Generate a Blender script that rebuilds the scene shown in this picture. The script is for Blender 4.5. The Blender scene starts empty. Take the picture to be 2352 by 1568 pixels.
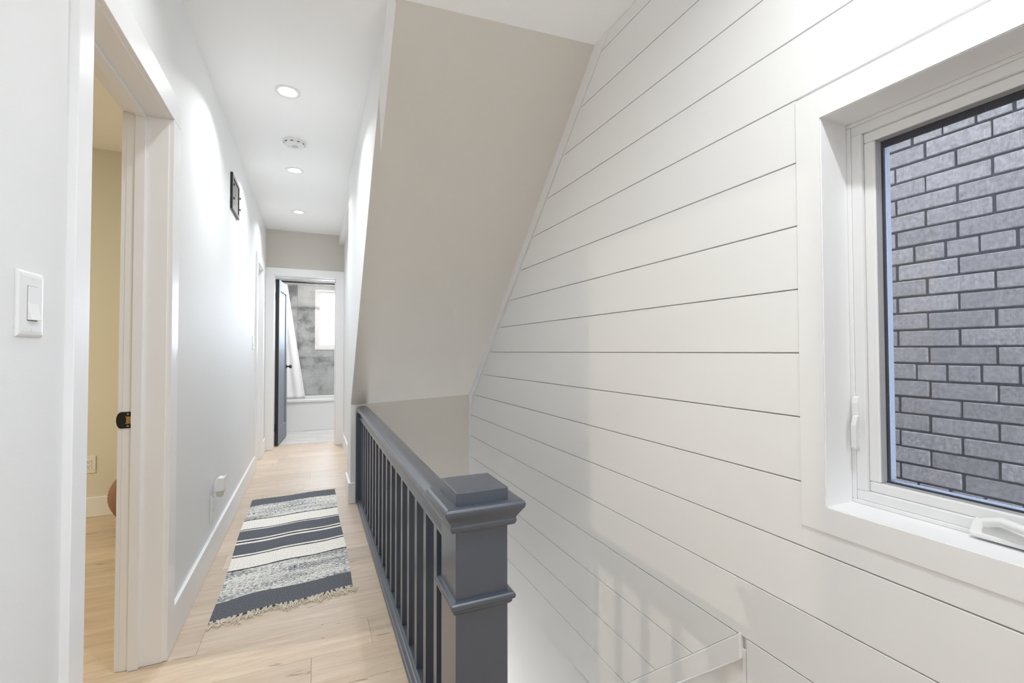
import bpy, bmesh, math, random
from mathutils import Vector, Matrix

random.seed(7)
SC = bpy.context.scene
COL = SC.collection

# ------------------------------------------------------------------ camera
CAM_H = 1.12
yaw, pitch, roll = 0.41207, 0.02133, -0.00214
cy, sy = math.cos(yaw), math.sin(yaw)
fwd = Vector((sy * math.cos(pitch), cy * math.cos(pitch), math.sin(pitch)))
right0 = Vector((cy, -sy, 0))
up0 = right0.cross(fwd)
rgt = right0 * math.cos(roll) + up0 * math.sin(roll)
upv = -right0 * math.sin(roll) + up0 * math.cos(roll)
cam_d = bpy.data.cameras.new('camera')
cam_d.sensor_width = 36.0
cam_d.lens = 1050.5 / 2352 * 36.0
cam_d.clip_start = 0.02
cam = bpy.data.objects.new('camera', cam_d)
COL.objects.link(cam)
M3 = Matrix((rgt, upv, -fwd)).transposed()
cam.matrix_world = Matrix.Translation((0, 0, CAM_H)) @ M3.to_4x4()
SC.camera = cam

# ------------------------------------------------------------------ world, exposure
SC.view_settings.view_transform = 'Standard'
SC.view_settings.look = 'None'
SC.view_settings.exposure = 0.52
SC.view_settings.gamma = 1.0
SC.view_settings.use_curve_mapping = False
SC.cycles.use_denoising = True
SC.cycles.max_bounces = 10
SC.cycles.diffuse_bounces = 7
SC.cycles.glossy_bounces = 4
SC.cycles.transparent_max_bounces = 12
SC.cycles.caustics_reflective = False
SC.cycles.caustics_refractive = False
SC.cycles.sample_clamp_indirect = 6.0

SKY = 17.0            # overcast daylight outside
POT = 4.9            # watts of each recessed ceiling light
W = bpy.data.worlds.new('sky')
SC.world = W
W.use_nodes = True
bg = W.node_tree.nodes['Background']
bg.inputs['Color'].default_value = (0.80, 0.88, 1.0, 1)
bg.inputs['Strength'].default_value = SKY


# ------------------------------------------------------------------ materials
def lin(c):
    return tuple(((v / 255) / 12.92 if v / 255 <= 0.04045 else ((v / 255 + 0.055) / 1.055) ** 2.4) for v in c)


def mat(name, col, rough=0.5, bump=0.0, bscale=200.0, metal=0.0, vary=0.0, vscale=3.0, spec=0.5, coat=0.0):
    m = bpy.data.materials.new(name)
    m.use_nodes = True
    nt = m.node_tree
    b = nt.nodes['Principled BSDF']
    b.inputs['Base Color'].default_value = (*col, 1)
    b.inputs['Roughness'].default_value = rough
    b.inputs['Metallic'].default_value = metal
    b.inputs['Specular IOR Level'].default_value = spec
    b.inputs['Coat Weight'].default_value = coat
    b.inputs['Coat Roughness'].default_value = 0.28
    geo = nt.nodes.new('ShaderNodeNewGeometry')
    if bump > 0:
        n = nt.nodes.new('ShaderNodeTexNoise')
        n.inputs['Scale'].default_value = bscale
        n.inputs['Detail'].default_value = 3
        nt.links.new(geo.outputs['Position'], n.inputs['Vector'])
        bp = nt.nodes.new('ShaderNodeBump')
        bp.inputs['Strength'].default_value = bump
        bp.inputs['Distance'].default_value = 0.002
        nt.links.new(n.outputs['Fac'], bp.inputs['Height'])
        nt.links.new(bp.outputs['Normal'], b.inputs['Normal'])
    if vary > 0:
        n2 = nt.nodes.new('ShaderNodeTexNoise')
        n2.inputs['Scale'].default_value = vscale
        n2.inputs['Detail'].default_value = 4
        nt.links.new(geo.outputs['Position'], n2.inputs['Vector'])
        hs = nt.nodes.new('ShaderNodeMix')
        hs.data_type = 'RGBA'
        hs.inputs['A'].default_value = (*[v * (1 - vary) for v in col], 1)
        hs.inputs['B'].default_value = (*[min(1, v * (1 + vary)) for v in col], 1)
        nt.links.new(n2.outputs['Fac'], hs.inputs['Factor'])
        nt.links.new(hs.outputs['Result'], b.inputs['Base Color'])
    return m


def emit(name, col, s):
    m = bpy.data.materials.new(name)
    m.use_nodes = True
    nt = m.node_tree
    nt.nodes.remove(nt.nodes['Principled BSDF'])
    e = nt.nodes.new('ShaderNodeEmission')
    e.inputs['Color'].default_value = (*col, 1)
    e.inputs['Strength'].default_value = s
    nt.links.new(e.outputs[0], nt.nodes['Material Output'].inputs['Surface'])
    return m


M_WALL = mat('wall_paint_lit', (0.82, 0.825, 0.825), 0.6, 0.12, 260, vary=0.01)  # wall paint coloured paler where the lamps light it strongly
M_GREIGE_SHADE = mat('greige_paint_shaded', (0.66, 0.622, 0.565), 0.65, 0.15, 260, vary=0.015)  # same wall paint, coloured darker and beiger where less light falls
M_BED = mat('bedroom_paint', (0.74, 0.72, 0.64), 0.7, 0.12, 260)
M_CEIL = mat('ceiling_paint', (0.95, 0.95, 0.95), 0.8, 0.1, 200)
M_SHIP = mat('shiplap_paint', (0.87, 0.87, 0.868), 0.45, 0.08, 120, vary=0.01)
M_TRIM = mat('trim_gloss_paint', (0.88, 0.88, 0.885), 0.32, 0.05, 90)
M_VINYL = mat('window_vinyl', (0.80, 0.80, 0.80), 0.35)
M_WHITE = mat('white_plastic', (0.82, 0.82, 0.815), 0.3)
M_SLATE = mat('slate_paint', (0.043, 0.058, 0.086), 0.36, 0.12, 60, vary=0.08, vscale=25, spec=0.85, coat=0.7)
M_DOOR = mat('blue_grey_door_paint', (0.22, 0.245, 0.28), 0.55, spec=0.3)
M_BLACK = mat('black_metal', (0.012, 0.012, 0.013), 0.35)
M_DARK = mat('dark_slot', (0.01, 0.01, 0.01), 0.7)
M_BRASS = mat('brass', (0.75, 0.5, 0.22), 0.3, metal=1.0)
M_CHROME = mat('screw_steel', (0.5, 0.5, 0.5), 0.3, metal=1.0)
M_TUB = mat('tub_acrylic', (0.80, 0.81, 0.815), 0.2)
M_CURT = mat('curtain_cloth', (0.82, 0.82, 0.85), 0.8)
M_IRON = mat('register_iron', (0.02, 0.02, 0.02), 0.3, 0.3, 300)
M_PEWTER = mat('worn_pewter_paint', (0.36, 0.35, 0.34), 0.4, 0.3, 300, vary=0.3, vscale=80)
M_PLUG = mat('clear_plastic', (0.55, 0.55, 0.47), 0.12)
M_CREAM = mat('tassel_cotton', (0.72, 0.66, 0.56), 0.9)
M_LENS = emit('lamp_lens', (1.0, 0.97, 0.92), 14.0)
M_SUB = mat('subfloor', (0.20, 0.15, 0.10), 0.9)
M_CONC = mat('concrete', (0.3, 0.3, 0.3), 0.9, vary=0.2)
M_MORT = mat('mortar', (0.009, 0.009, 0.012), 0.95, 0.6, 150)
M_TILEGROUT = mat('tile_grout', (0.62, 0.63, 0.63), 0.8)
M_STUCCO = mat('house_siding', (0.55, 0.56, 0.58), 0.8)


def wood_mat(name, c1, c2, c3, rough=0.42):
    m = bpy.data.materials.new(name)
    m.use_nodes = True
    nt = m.node_tree
    N = nt.nodes.new
    L = nt.links.new
    b = nt.nodes['Principled BSDF']
    b.inputs['Roughness'].default_value = rough
    geo = N('ShaderNodeNewGeometry')
    oi = N('ShaderNodeObjectInfo')
    mul = N('ShaderNodeVectorMath'); mul.operation = 'MULTIPLY_ADD'
    mul.inputs[1].default_value = (1, 1, 1)
    cmb = N('ShaderNodeCombineXYZ')
    m1 = N('ShaderNodeMath'); m1.operation = 'MULTIPLY'; m1.inputs[1].default_value = 37.0
    L(oi.outputs['Random'], m1.inputs[0])
    L(m1.outputs[0], cmb.inputs[0]); L(m1.outputs[0], cmb.inputs[1])
    L(geo.outputs['Position'], mul.inputs[0]); L(cmb.outputs[0], mul.inputs[2])
    mp = N('ShaderNodeMapping'); mp.inputs['Scale'].default_value = (1.6, 16, 1)
    L(mul.outputs[0], mp.inputs['Vector'])
    n = N('ShaderNodeTexNoise'); n.inputs['Scale'].default_value = 1.6
    n.inputs['Detail'].default_value = 7; n.inputs['Roughness'].default_value = 0.62
    n.inputs['Distortion'].default_value = 0.7
    L(mp.outputs[0], n.inputs['Vector'])
    r = N('ShaderNodeValToRGB')
    r.color_ramp.elements[0].position = 0.30; r.color_ramp.elements[0].color = (*c1, 1)
    r.color_ramp.elements[1].position = 0.72; r.color_ramp.elements[1].color = (*c2, 1)
    L(n.outputs['Fac'], r.inputs[0])
    # fine pores
    mp2 = N('ShaderNodeMapping'); mp2.inputs['Scale'].default_value = (6, 190, 1)
    L(mul.outputs[0], mp2.inputs['Vector'])
    n2 = N('ShaderNodeTexNoise'); n2.inputs['Scale'].default_value = 2.0; n2.inputs['Detail'].default_value = 3
    L(mp2.outputs[0], n2.inputs['Vector'])
    r2 = N('ShaderNodeValToRGB')
    r2.color_ramp.elements[0].position = 0.28; r2.color_ramp.elements[0].color = (0.86, 0.83, 0.8, 1)
    r2.color_ramp.elements[1].position = 0.5; r2.color_ramp.elements[1].color = (1, 1, 1, 1)
    L(n2.outputs['Fac'], r2.inputs[0])
    mx = N('ShaderNodeMix'); mx.data_type = 'RGBA'; mx.blend_type = 'MULTIPLY'; mx.inputs['Factor'].default_value = 1.0
    L(r.outputs[0], mx.inputs['A']); L(r2.outputs[0], mx.inputs['B'])
    # sparse dark knots / cracks
    mp3 = N('ShaderNodeMapping'); mp3.inputs['Scale'].default_value = (3.0, 11, 1)
    L(mul.outputs[0], mp3.inputs['Vector'])
    n3 = N('ShaderNodeTexNoise'); n3.inputs['Scale'].default_value = 1.9; n3.inputs['Detail'].default_value = 5
    n3.inputs['Distortion'].default_value = 1.5
    L(mp3.outputs[0], n3.inputs['Vector'])
    r3 = N('ShaderNodeValToRGB')
    r3.color_ramp.elements[0].position = 0.27; r3.color_ramp.elements[0].color = (*c3, 1)
    r3.color_ramp.elements[1].position = 0.33; r3.color_ramp.elements[1].color = (1, 1, 1, 1)
    L(n3.outputs['Fac'], r3.inputs[0])
    mx2 = N('ShaderNodeMix'); mx2.data_type = 'RGBA'; mx2.blend_type = 'MULTIPLY'; mx2.inputs['Factor'].default_value = 0.75
    L(mx.outputs['Result'], mx2.inputs['A']); L(r3.outputs[0], mx2.inputs['B'])
    # plank to plank tone
    mr = N('ShaderNodeMapRange'); mr.inputs['To Min'].default_value = 0.90; mr.inputs['To Max'].default_value = 1.07
    L(oi.outputs['Random'], mr.inputs['Value'])
    hsv = N('ShaderNodeHueSaturation')
    L(mr.outputs[0], hsv.inputs['Value']); L(mx2.outputs['Result'], hsv.inputs['Color'])
    L(hsv.outputs[0], b.inputs['Base Color'])
    bp = N('ShaderNodeBump'); bp.inputs['Strength'].default_value = 0.06; bp.inputs['Distance'].default_value = 0.001
    L(n2.outputs['Fac'], bp.inputs['Height']); L(bp.outputs[0], b.inputs['Normal'])
    return m


M_OAK = wood_mat('light_oak', (0.56, 0.435, 0.325), (0.71, 0.605, 0.49), (0.45, 0.36, 0.28))
M_VPLANK = wood_mat('white_marbled_plank', (0.50, 0.49, 0.47), (0.80, 0.80, 0.80), (0.55, 0.55, 0.55), 0.3)


def tile_mat():
    m = bpy.data.materials.new('concrete_look_tile')
    m.use_nodes = True
    nt = m.node_tree
    N = nt.nodes.new
    L = nt.links.new
    b = nt.nodes['Principled BSDF']; b.inputs['Roughness'].default_value = 0.3
    geo = N('ShaderNodeNewGeometry'); oi = N('ShaderNodeObjectInfo')
    a = N('ShaderNodeVectorMath'); a.operation = 'ADD'
    L(geo.outputs['Position'], a.inputs[0])
    c = N('ShaderNodeMath'); c.operation = 'MULTIPLY'; c.inputs[1].default_value = 19
    L(oi.outputs['Random'], c.inputs[0]); L(c.outputs[0], a.inputs[1])
    n = N('ShaderNodeTexNoise'); n.inputs['Scale'].default_value = 3.2; n.inputs['Detail'].default_value = 9
    n.inputs['Roughness'].default_value = 0.68
    L(a.outputs[0], n.inputs['Vector'])
    r = N('ShaderNodeValToRGB')
    e = r.color_ramp.elements
    e[0].position = 0.34; e[0].color = (0.17, 0.175, 0.175, 1)
    e[1].position = 0.62; e[1].color = (0.50, 0.51, 0.51, 1)
    x = e.new(0.48); x.color = (0.40, 0.41, 0.41, 1)
    L(n.outputs['Fac'], r.inputs[0]); L(r.outputs[0], b.inputs['Base Color'])
    return m


M_TILE = tile_mat()


def brick_mat():
    m = bpy.data.materials.new('weathered_brick')
    m.use_nodes = True
    nt = m.node_tree
    N = nt.nodes.new
    L = nt.links.new
    b = nt.nodes['Principled BSDF']; b.inputs['Roughness'].default_value = 0.9
    geo = N('ShaderNodeNewGeometry'); oi = N('ShaderNodeObjectInfo')
    n = N('ShaderNodeTexNoise'); n.inputs['Scale'].default_value = 85; n.inputs['Detail'].default_value = 6
    n.inputs['Roughness'].default_value = 0.7
    L(geo.outputs['Position'], n.inputs['Vector'])
    r = N('ShaderNodeValToRGB')
    r.color_ramp.elements[0].position = 0.35; r.color_ramp.elements[0].color = (0.048, 0.042, 0.040, 1)
    r.color_ramp.elements[1].position = 0.68; r.color_ramp.elements[1].color = (0.125, 0.112, 0.107, 1)
    L(n.outputs['Fac'], r.inputs[0])
    mr = N('ShaderNodeMapRange'); mr.inputs['To Min'].default_value = 0.8; mr.inputs['To Max'].default_value = 1.15
    L(oi.outputs['Random'], mr.inputs['Value'])
    h = N('ShaderNodeHueSaturation'); L(mr.outputs[0], h.inputs['Value']); L(r.outputs[0], h.inputs['Color'])
    L(h.outputs[0], b.inputs['Base Color'])
    bp = N('ShaderNodeBump'); bp.inputs['Strength'].default_value = 0.5; bp.inputs['Distance'].default_value = 0.002
    L(n.outputs['Fac'], bp.inputs['Height']); L(bp.outputs[0], b.inputs['Normal'])
    return m


M_BRICK = brick_mat()


def glass_mat():
    m = bpy.data.materials.new('window_glass')
    m.use_nodes = True
    nt = m.node_tree
    N = nt.nodes.new
    L = nt.links.new
    nt.nodes.remove(nt.nodes['Principled BSDF'])
    t = N('ShaderNodeBsdfTransparent'); t.inputs[0].default_value = (0.96, 0.98, 1.0, 1)
    g = N('ShaderNodeBsdfGlossy'); g.inputs['Roughness'].default_value = 0.02
    f = N('ShaderNodeFresnel'); f.inputs[0].default_value = 1.45
    mx = N('ShaderNodeMixShader')
    L(f.outputs[0], mx.inputs[0]); L(t.outputs[0], mx.inputs[1]); L(g.outputs[0], mx.inputs[2])
    L(mx.outputs[0], nt.nodes['Material Output'].inputs['Surface'])
    return m


M_GLASS = glass_mat()


def screen_mat():
    m = bpy.data.materials.new('insect_screen')
    m.use_nodes = True
    nt = m.node_tree
    N = nt.nodes.new
    L = nt.links.new
    nt.nodes.remove(nt.nodes['Principled BSDF'])
    geo = N('ShaderNodeNewGeometry')
    sep = N('ShaderNodeSeparateXYZ'); L(geo.outputs['Position'], sep.inputs[0])

    def thread(o):
        a = N('ShaderNodeMath'); a.operation = 'MULTIPLY'; a.inputs[1].default_value = 2 * math.pi / 0.0021
        L(o, a.inputs[0])
        s = N('ShaderNodeMath'); s.operation = 'SINE'; L(a.outputs[0], s.inputs[0])
        g = N('ShaderNodeMapRange'); g.inputs['From Min'].default_value = 0.3; g.inputs['From Max'].default_value = 0.8
        L(s.outputs[0], g.inputs['Value'])
        return g.outputs[0]
    mxm = N('ShaderNodeMath'); mxm.operation = 'MAXIMUM'
    L(thread(sep.outputs[1]), mxm.inputs[0]); L(thread(sep.outputs[2]), mxm.inputs[1])
    sc = N('ShaderNodeMath'); sc.operation = 'MULTIPLY'; sc.inputs[1].default_value = 0.5
    L(mxm.outputs[0], sc.inputs[0])
    t = N('ShaderNodeBsdfTransparent')
    d = N('ShaderNodeBsdfDiffuse'); d.inputs[0].default_value = (0.16, 0.17, 0.21, 1)
    mx = N('ShaderNodeMixShader')
    L(sc.outputs[0], mx.inputs[0]); L(t.outputs[0], mx.inputs[1]); L(d.outputs[0], mx.inputs[2])
    L(mx.outputs[0], nt.nodes['Material Output'].inputs['Surface'])
    return m


M_SCREEN = screen_mat()


# ------------------------------------------------------------------ mesh helpers
def new_bm():
    return bmesh.new()


def box(bm, x0, x1, y0, y1, z0, z1, skew=None):
    vs = [bm.verts.new(p) for p in ((x0, y0, z0), (x1, y0, z0), (x1, y1, z0), (x0, y1, z0),
                                    (x0, y0, z1), (x1, y0, z1), (x1, y1, z1), (x0, y1, z1))]
    for f in ((0, 3, 2, 1), (4, 5, 6, 7), (0, 1, 5, 4), (1, 2, 6, 5), (2, 3, 7, 6), (3, 0, 4, 7)):
        bm.faces.new([vs[i] for i in f])
    return vs


def prism(bm, pts, axis, a0, a1):
    """extrude a 2-D polygon along an axis; pts are the two other coordinates in order"""
    def mk(p, a):
        if axis == 0:
            return (a, p[0], p[1])
        if axis == 1:
            return (p[0], a, p[1])
        return (p[0], p[1], a)
    A = [bm.verts.new(mk(p, a0)) for p in pts]
    B = [bm.verts.new(mk(p, a1)) for p in pts]
    n = len(pts)
    bm.faces.new(A); bm.faces.new(B[::-1])
    for i in range(n):
        bm.faces.new((A[i], B[i], B[(i + 1) % n], A[(i + 1) % n]))


def tube(bm, pts, r, n=8, cap=True):
    pts = [Vector(p) for p in pts]
    rings = []
    for i, p in enumerate(pts):
        d = (pts[min(i + 1, len(pts) - 1)] - pts[max(i - 1, 0)]).normalized()
        a = d.orthogonal().normalized() if abs(d.z) > 0.9 else d.cross(Vector((0, 0, 1))).normalized()
        b = d.cross(a)
        rr = r[i] if isinstance(r, (list, tuple)) else r
        rings.append([bm.verts.new(p + (a * math.cos(t) + b * math.sin(t)) * rr)
                      for t in [2 * math.pi * k / n for k in range(n)]])
    for A, B in zip(rings, rings[1:]):
        for k in range(n):
            bm.faces.new((A[k], A[(k + 1) % n], B[(k + 1) % n], B[k]))
    if cap:
        bm.faces.new(rings[0][::-1]); bm.faces.new(rings[-1])


def lathe(bm, prof, n=32, axis='z', c=(0, 0, 0)):
    """prof: (radius, height) pairs"""
    rings = []
    c = Vector(c)
    for r, h in prof:
        ring = []
        for k in range(n):
            t = 2 * math.pi * k / n
            if axis == 'z':
                p = Vector((r * math.cos(t), r * math.sin(t), h))
            elif axis == 'x':
                p = Vector((h, r * math.cos(t), r * math.sin(t)))
            else:
                p = Vector((r * math.cos(t), h, r * math.sin(t)))
            ring.append(bm.verts.new(c + p))
        rings.append(ring)
    for A, B in zip(rings, rings[1:]):
        for k in range(n):
            bm.faces.new((A[k], A[(k + 1) % n], B[(k + 1) % n], B[k]))
    bm.faces.new(rings[0][::-1]); bm.faces.new(rings[-1])


def wpos(o):
    v = Vector((0, 0, 0))
    while o is not None:
        v = v + o.location
        o = o.parent
    return v


def obj(name, bm, m, parent=None, bevel=0.0, seg=2, smooth=False, origin=None, kind=None, label=None):
    bmesh.ops.recalc_face_normals(bm, faces=bm.faces[:])
    base = wpos(parent) if parent else Vector((0, 0, 0))
    og = Vector(origin) if origin is not None else base.copy()
    bmesh.ops.translate(bm, verts=bm.verts[:], vec=-og)
    me = bpy.data.meshes.new(name)
    bm.to_mesh(me); bm.free()
    me.materials.append(m)
    if smooth:
        for p in me.polygons:
            p.use_smooth = True
        if hasattr(me, 'set_sharp_from_angle'):
            me.set_sharp_from_angle(angle=math.radians(40))
    o = bpy.data.objects.new(name, me)
    COL.objects.link(o)
    o.location = og - base
    if parent:
        o.parent = parent
    if bevel > 0:
        b = o.modifiers.new('edge', 'BEVEL')
        b.width = bevel; b.segments = seg; b.limit_method = 'ANGLE'; b.angle_limit = math.radians(40)
        b.harden_normals = False
    if kind:
        o['kind'] = kind
    if label:
        o['label'] = label
    return o


def boxobj(name, b, m, parent=None, bevel=0.0, **k):
    bm = new_bm(); box(bm, *b)
    return obj(name, bm, m, parent, bevel, **k)


def struct(name, bm, m, **k):
    return obj(name, bm, m, kind='structure', **k)


def sempty(name, loc):
    o = bpy.data.objects.new(name, None); COL.objects.link(o); o.location = loc
    o['kind'] = 'structure'; o.empty_display_size = 0.1
    return o


def thing(name, loc, label, cat, group=None):
    o = bpy.data.objects.new(name, None); COL.objects.link(o); o.location = loc; o.empty_display_size = 0.1
    o['label'] = label; o['category'] = cat
    if group:
        o['group'] = group
    return o


def clip(poly, a, b, c):
    """keep a*u+b*v<=c"""
    out = []
    n = len(poly)
    for i in range(n):
        p, q = poly[i], poly[(i + 1) % n]
        dp, dq = a * p[0] + b * p[1] - c, a * q[0] + b * q[1] - c
        if dp <= 0:
            out.append(p)
        if dp * dq < 0:
            t = dp / (dp - dq)
            out.append((p[0] + t * (q[0] - p[0]), p[1] + t * (q[1] - p[1])))
    return out


# ------------------------------------------------------------------ main dimensions
XL, XLB = -0.490, -0.610       # left wall, hall face and bedroom face
XM = 0.266                     # hall side of the wall beyond the railing
XR = 1.185                     # face of the shiplap
ZC = 2.53                      # ceiling
YE, YEB = 5.91, 6.10           # end wall of the hall
YW = 3.60                      # end of the railing / stairwell end wall
YB = -1.9                      # wall behind the camera
D1a, D1b, D1h = 1.37, 2.04, 1.98   # bedroom doorway
D2a, D2b, D2h = 4.965, 5.475, 1.985

# ------------------------------------------------------------------ shell
bm = new_bm()
for y0, y1, z0, z1 in ((YB, D1a - 0.015, -0.2, ZC), (D1a - 0.015, D1b + 0.015, D1h + 0.015, ZC), (D1b + 0.015, D2a, -0.2, ZC),
                       (D2a, D2b, D2h, ZC), (D2b, YEB, -0.2, ZC)):
    box(bm, XLB, XL, y0, y1, z0, z1)
wall_left = struct('wall_left', bm, M_WALL)

bm = new_bm()
box(bm, -1.4, 1.205, YE, YEB, D2h + 0.02, ZC)
box(bm, -1.4, -0.404 - 0.012, YE, YEB, -0.2, D2h + 0.02)
box(bm, 0.262 + 0.012, 1.205, YE, YEB, -0.2, D2h + 0.02)
struct('wall_end', bm, M_GREIGE_SHADE)

# ceiling
bm = new_bm()
box(bm, -4.1, 1.40, YB - 0.1, 8.0, ZC, ZC + 0.12)
struct('ceiling', bm, M_CEIL)

# wall on the right of the hall: triangle over the soffit, short full-height piece, dropped header, recess
bm = new_bm()
prism(bm, [(1.83, ZC), (3.93, ZC), (3.93, -0.02), (YW, -0.02), (YW, 0.735)], 0, XM, XM + 0.034)
wall_middle = struct('wall_middle', bm, M_WALL)
bm = new_bm()
box(bm, 0.293, 0.352, 3.93, YE, 2.42, ZC)
struct('trim_1', bm, M_WALL)
bm = new_bm()
box(bm, 0.352, 0.46, 3.931, YE, -0.02, ZC)
struct('wall_recess', bm, M_WALL)

# stairwell end wall + side below the hall floor
bm = new_bm()
box(bm, XM + 0.034, 1.204, YW, 3.93, -2.7, 0.80)
struct('wall_stairwell', bm, M_GREIGE_SHADE)
bm = new_bm()
box(bm, 0.24, 0.318, 1.0, YW, -2.7, -0.03); box(bm, 0.318, 0.388, 1.0, YW, -2.7, -0.101)
struct('wall_stringer', bm, M_WALL)
bm = new_bm()
box(bm, -0.62, 1.40, YB - 0.1, YB, -0.2, ZC)
struct('wall_back', bm, M_WALL)

# sloped soffit over the stairs
bm = new_bm()
pa = [(XM + 0.002, 1.832, ZC), (1.204, 1.748, ZC), (1.204, YW + 0.02, 0.745), (XM + 0.002, YW + 0.001, 0.722)]
A = [bm.verts.new(p) for p in pa]
B = [bm.verts.new((p[0], p[1] + 0.10, p[2] + (0.10 if i > 1 else 0.0))) for i, p in enumerate(pa)]
bm.faces.new(A); bm.faces.new(B[::-1])
for i in range(4):
    bm.faces.new((A[i], B[i], B[(i + 1) % 4], A[(i + 1) % 4]))
struct('ceiling_slope', bm, M_GREIGE_SHADE)

# right wall: backing with window hole, shiplap boards, trims
WY0, WY1, WZ0, WZ1 = -0.20, 0.744, 0.727, 1.714       # reveal opening
bm = new_bm()
XB0, XB1 = 1.200, 1.42
box(bm, XB0, XB1, WY1, 8.0, -3.0, 3.4)
box(bm, XB0, XB1, -2.6, WY0, -3.0, 3.4)
box(bm, XB0, XB1, WY0, WY1, -3.0, WZ0)
box(bm, XB0, XB1, WY0, WY1, WZ1, 3.4)
wall_right = struct('wall_right', bm, M_SHIP)

CY0, CY1, CZ0, CZ1 = -0.262, 0.806, 0.664, 1.786      # window casing outer
TR = 0.105                                            # horizontal width of the raking trim
SLP = 1.0383


def slope_y(z):
    return 1.758 + (2.514 - z) * SLP


SKZ0, SKY0, SKS = 0.277, 1.0, 0.93                     # stair skirt top line


GAP = 0.0036
VT = 3.552                                            # vertical corner trim
board_n = 0
zs = [1.114 + 0.1695 * k for k in range(-9, 10)]
for z0, z1 in zip(zs, zs[1:]):
    a, b = z0 + GAP / 2, min(z1 - GAP / 2, ZC - 0.001)
    if a > ZC:
        continue
    pieces = []
    y_lo, y_hi = YB + 0.001, VT - 0.001
    if b > CZ0 and a < CZ1 - 0.01:
        pieces += [(y_lo, CY0 - 0.0008), (CY1 + 0.0008, y_hi)]
        if a < CZ0:
            bm = new_bm(); box(bm, XR, XB0 + 0.0005, CY0 - 0.0008, CY1 + 0.0008, a, CZ0 - 0.0008)
            obj('shiplap_board', bm, M_SHIP, wall_right, 0.0008, 1)
    elif z1 < 0.28:
        pieces += [(y_lo, 0.982), (0.986, y_hi)]
    else:
        pieces += [(y_lo, y_hi)]
    for (p0, p1) in pieces:
        poly = [(p0, a), (p1, a), (p1, b), (p0, b)]
        poly = clip(poly, 1.0, SLP, 1.758 + 2.514 * SLP - TR)            # below the raking trim
        if p1 > 1.0 and z1 < 0.28:
            poly = clip(poly, -SKS, -1.0, -(SKZ0 + SKS * SKY0) - 0.001)  # above the stair skirt
        if len(poly) < 3:
            continue
        ar = abs(sum(poly[i][0] * poly[(i + 1) % len(poly)][1] - poly[(i + 1) % len(poly)][0] * poly[i][1] for i in range(len(poly))))
        if ar < 2e-4:
            continue
        bm = new_bm()
        prism(bm, poly, 0, XR, XB0 + 0.0005)
        obj('shiplap_board', bm, M_SHIP, wall_right, 0.0008, 1)
# piece of board under the casing between the casing and the next groove is covered by the casing itself
bm = new_bm()      # raking trim along the soffit
q0, q1 = 2.53, 0.745
prism(bm, [(slope_y(q0) - TR + 0.001, q0), (slope_y(q0) + 0.03, q0), (slope_y(q1) + 0.03, q1), (slope_y(q1) - TR + 0.07, q1)], 0, XR + 0.0001, XB0)
obj('raking_trim', bm, M_SHIP, wall_right)
bm = new_bm()
box(bm, XR - 0.006, XB0, VT, YW, -2.7, 0.80)
obj('corner_trim', bm, M_SHIP, wall_right, 0.0015, 1)
# stair skirt board
bm = new_bm()
y_e = 3.55
prism(bm, [(SKY0, SKZ0), (y_e, SKZ0 - SKS * (y_e - SKY0)), (y_e, SKZ0 - SKS * (y_e - SKY0) - 0.080), (SKY0, SKZ0 - 0.080)], 0, XR - 0.005, XB0)
trim2 = struct('trim_2', bm, M_TRIM, bevel=0.005, seg=3)
bm = new_bm()
box(bm, XR + 0.004, XB0, 0.987, 1.0, -0.3, SKZ0 - 0.05)
obj('skirt_end', bm, M_SHIP, trim2, 0.001, 1)

# ------------------------------------------------------------------ floor of planks
bm = new_bm()
box(bm, -4.0, 0.318, YB, YEB + 0.03, -0.24, -0.012)
box(bm, 0.318, 1.2, YB, 1.0, -0.24, -0.012)
floor = struct('floor', bm, M_SUB)
PW = 0.186
row = 0
y = 1.85 - 21 * PW
rng = random.Random(3)
while y < YEB + 0.06:
    y0, y1 = max(y, YB), min(y + PW, YEB + 0.06)
    spans = []
    if y1 <= YB:
        y += PW; continue
    xr = 1.199 if y1 <= 1.02 else 0.3175
    if y0 < 1.0 < y1:
        xr = 0.3175
    xl = -2.7 if y0 < 4.1 else -0.60
    if y0 > 3.9 and False:
        pass
    if y0 > 3.95:
        xr = 0.3515
    cuts = []
    x = 0.004 if abs(y + PW - 1.85) < 0.01 else rng.uniform(-0.45, 0.55)
    k = x
    while k > xl + 0.1:
        cuts.append(k); k -= 1.22
    k = x + 1.22
    while k < xr - 0.1:
        cuts.append(k); k += 1.22
    cuts = [xl] + sorted(c for c in cuts if xl + 0.08 < c < xr - 0.08) + [xr]
    for a, b in zip(cuts, cuts[1:]):
        bm = new_bm(); box(bm, a + 0.0003, b - 0.0003, y0 + 0.0003, y1 - 0.0003, -0.012, 0.0)
        obj('floor_plank', bm, M_OAK, floor, 0.0005, 1)
    y += PW
    row += 1
# nosing along the stairwell edge
bm = new_bm(); box(bm, 0.3178, 1.199, 0.945, 1.02, -0.03, -0.0005)
obj('nosing', bm, M_OAK, floor, 0.008, 3)

# stairs going down
stairs = thing('staircase', (0.75, 1.0, -2.7), 'wooden stair flight going down beside the white shiplap wall', 'staircase')
for i in range(1, 11):
    zt = -0.2 * i + 0.0
    ya = 1.0 + 0.215 * (i - 1)
    boxobj('riser', (0.392, 1.1755, ya, ya + 0.012, zt - 0.03, zt + 0.17), M_TRIM, stairs)
    boxobj('tread', (0.392, 1.1755, ya + 0.0, ya + 0.24, zt - 0.03, zt), M_OAK, stairs, 0.006)

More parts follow.
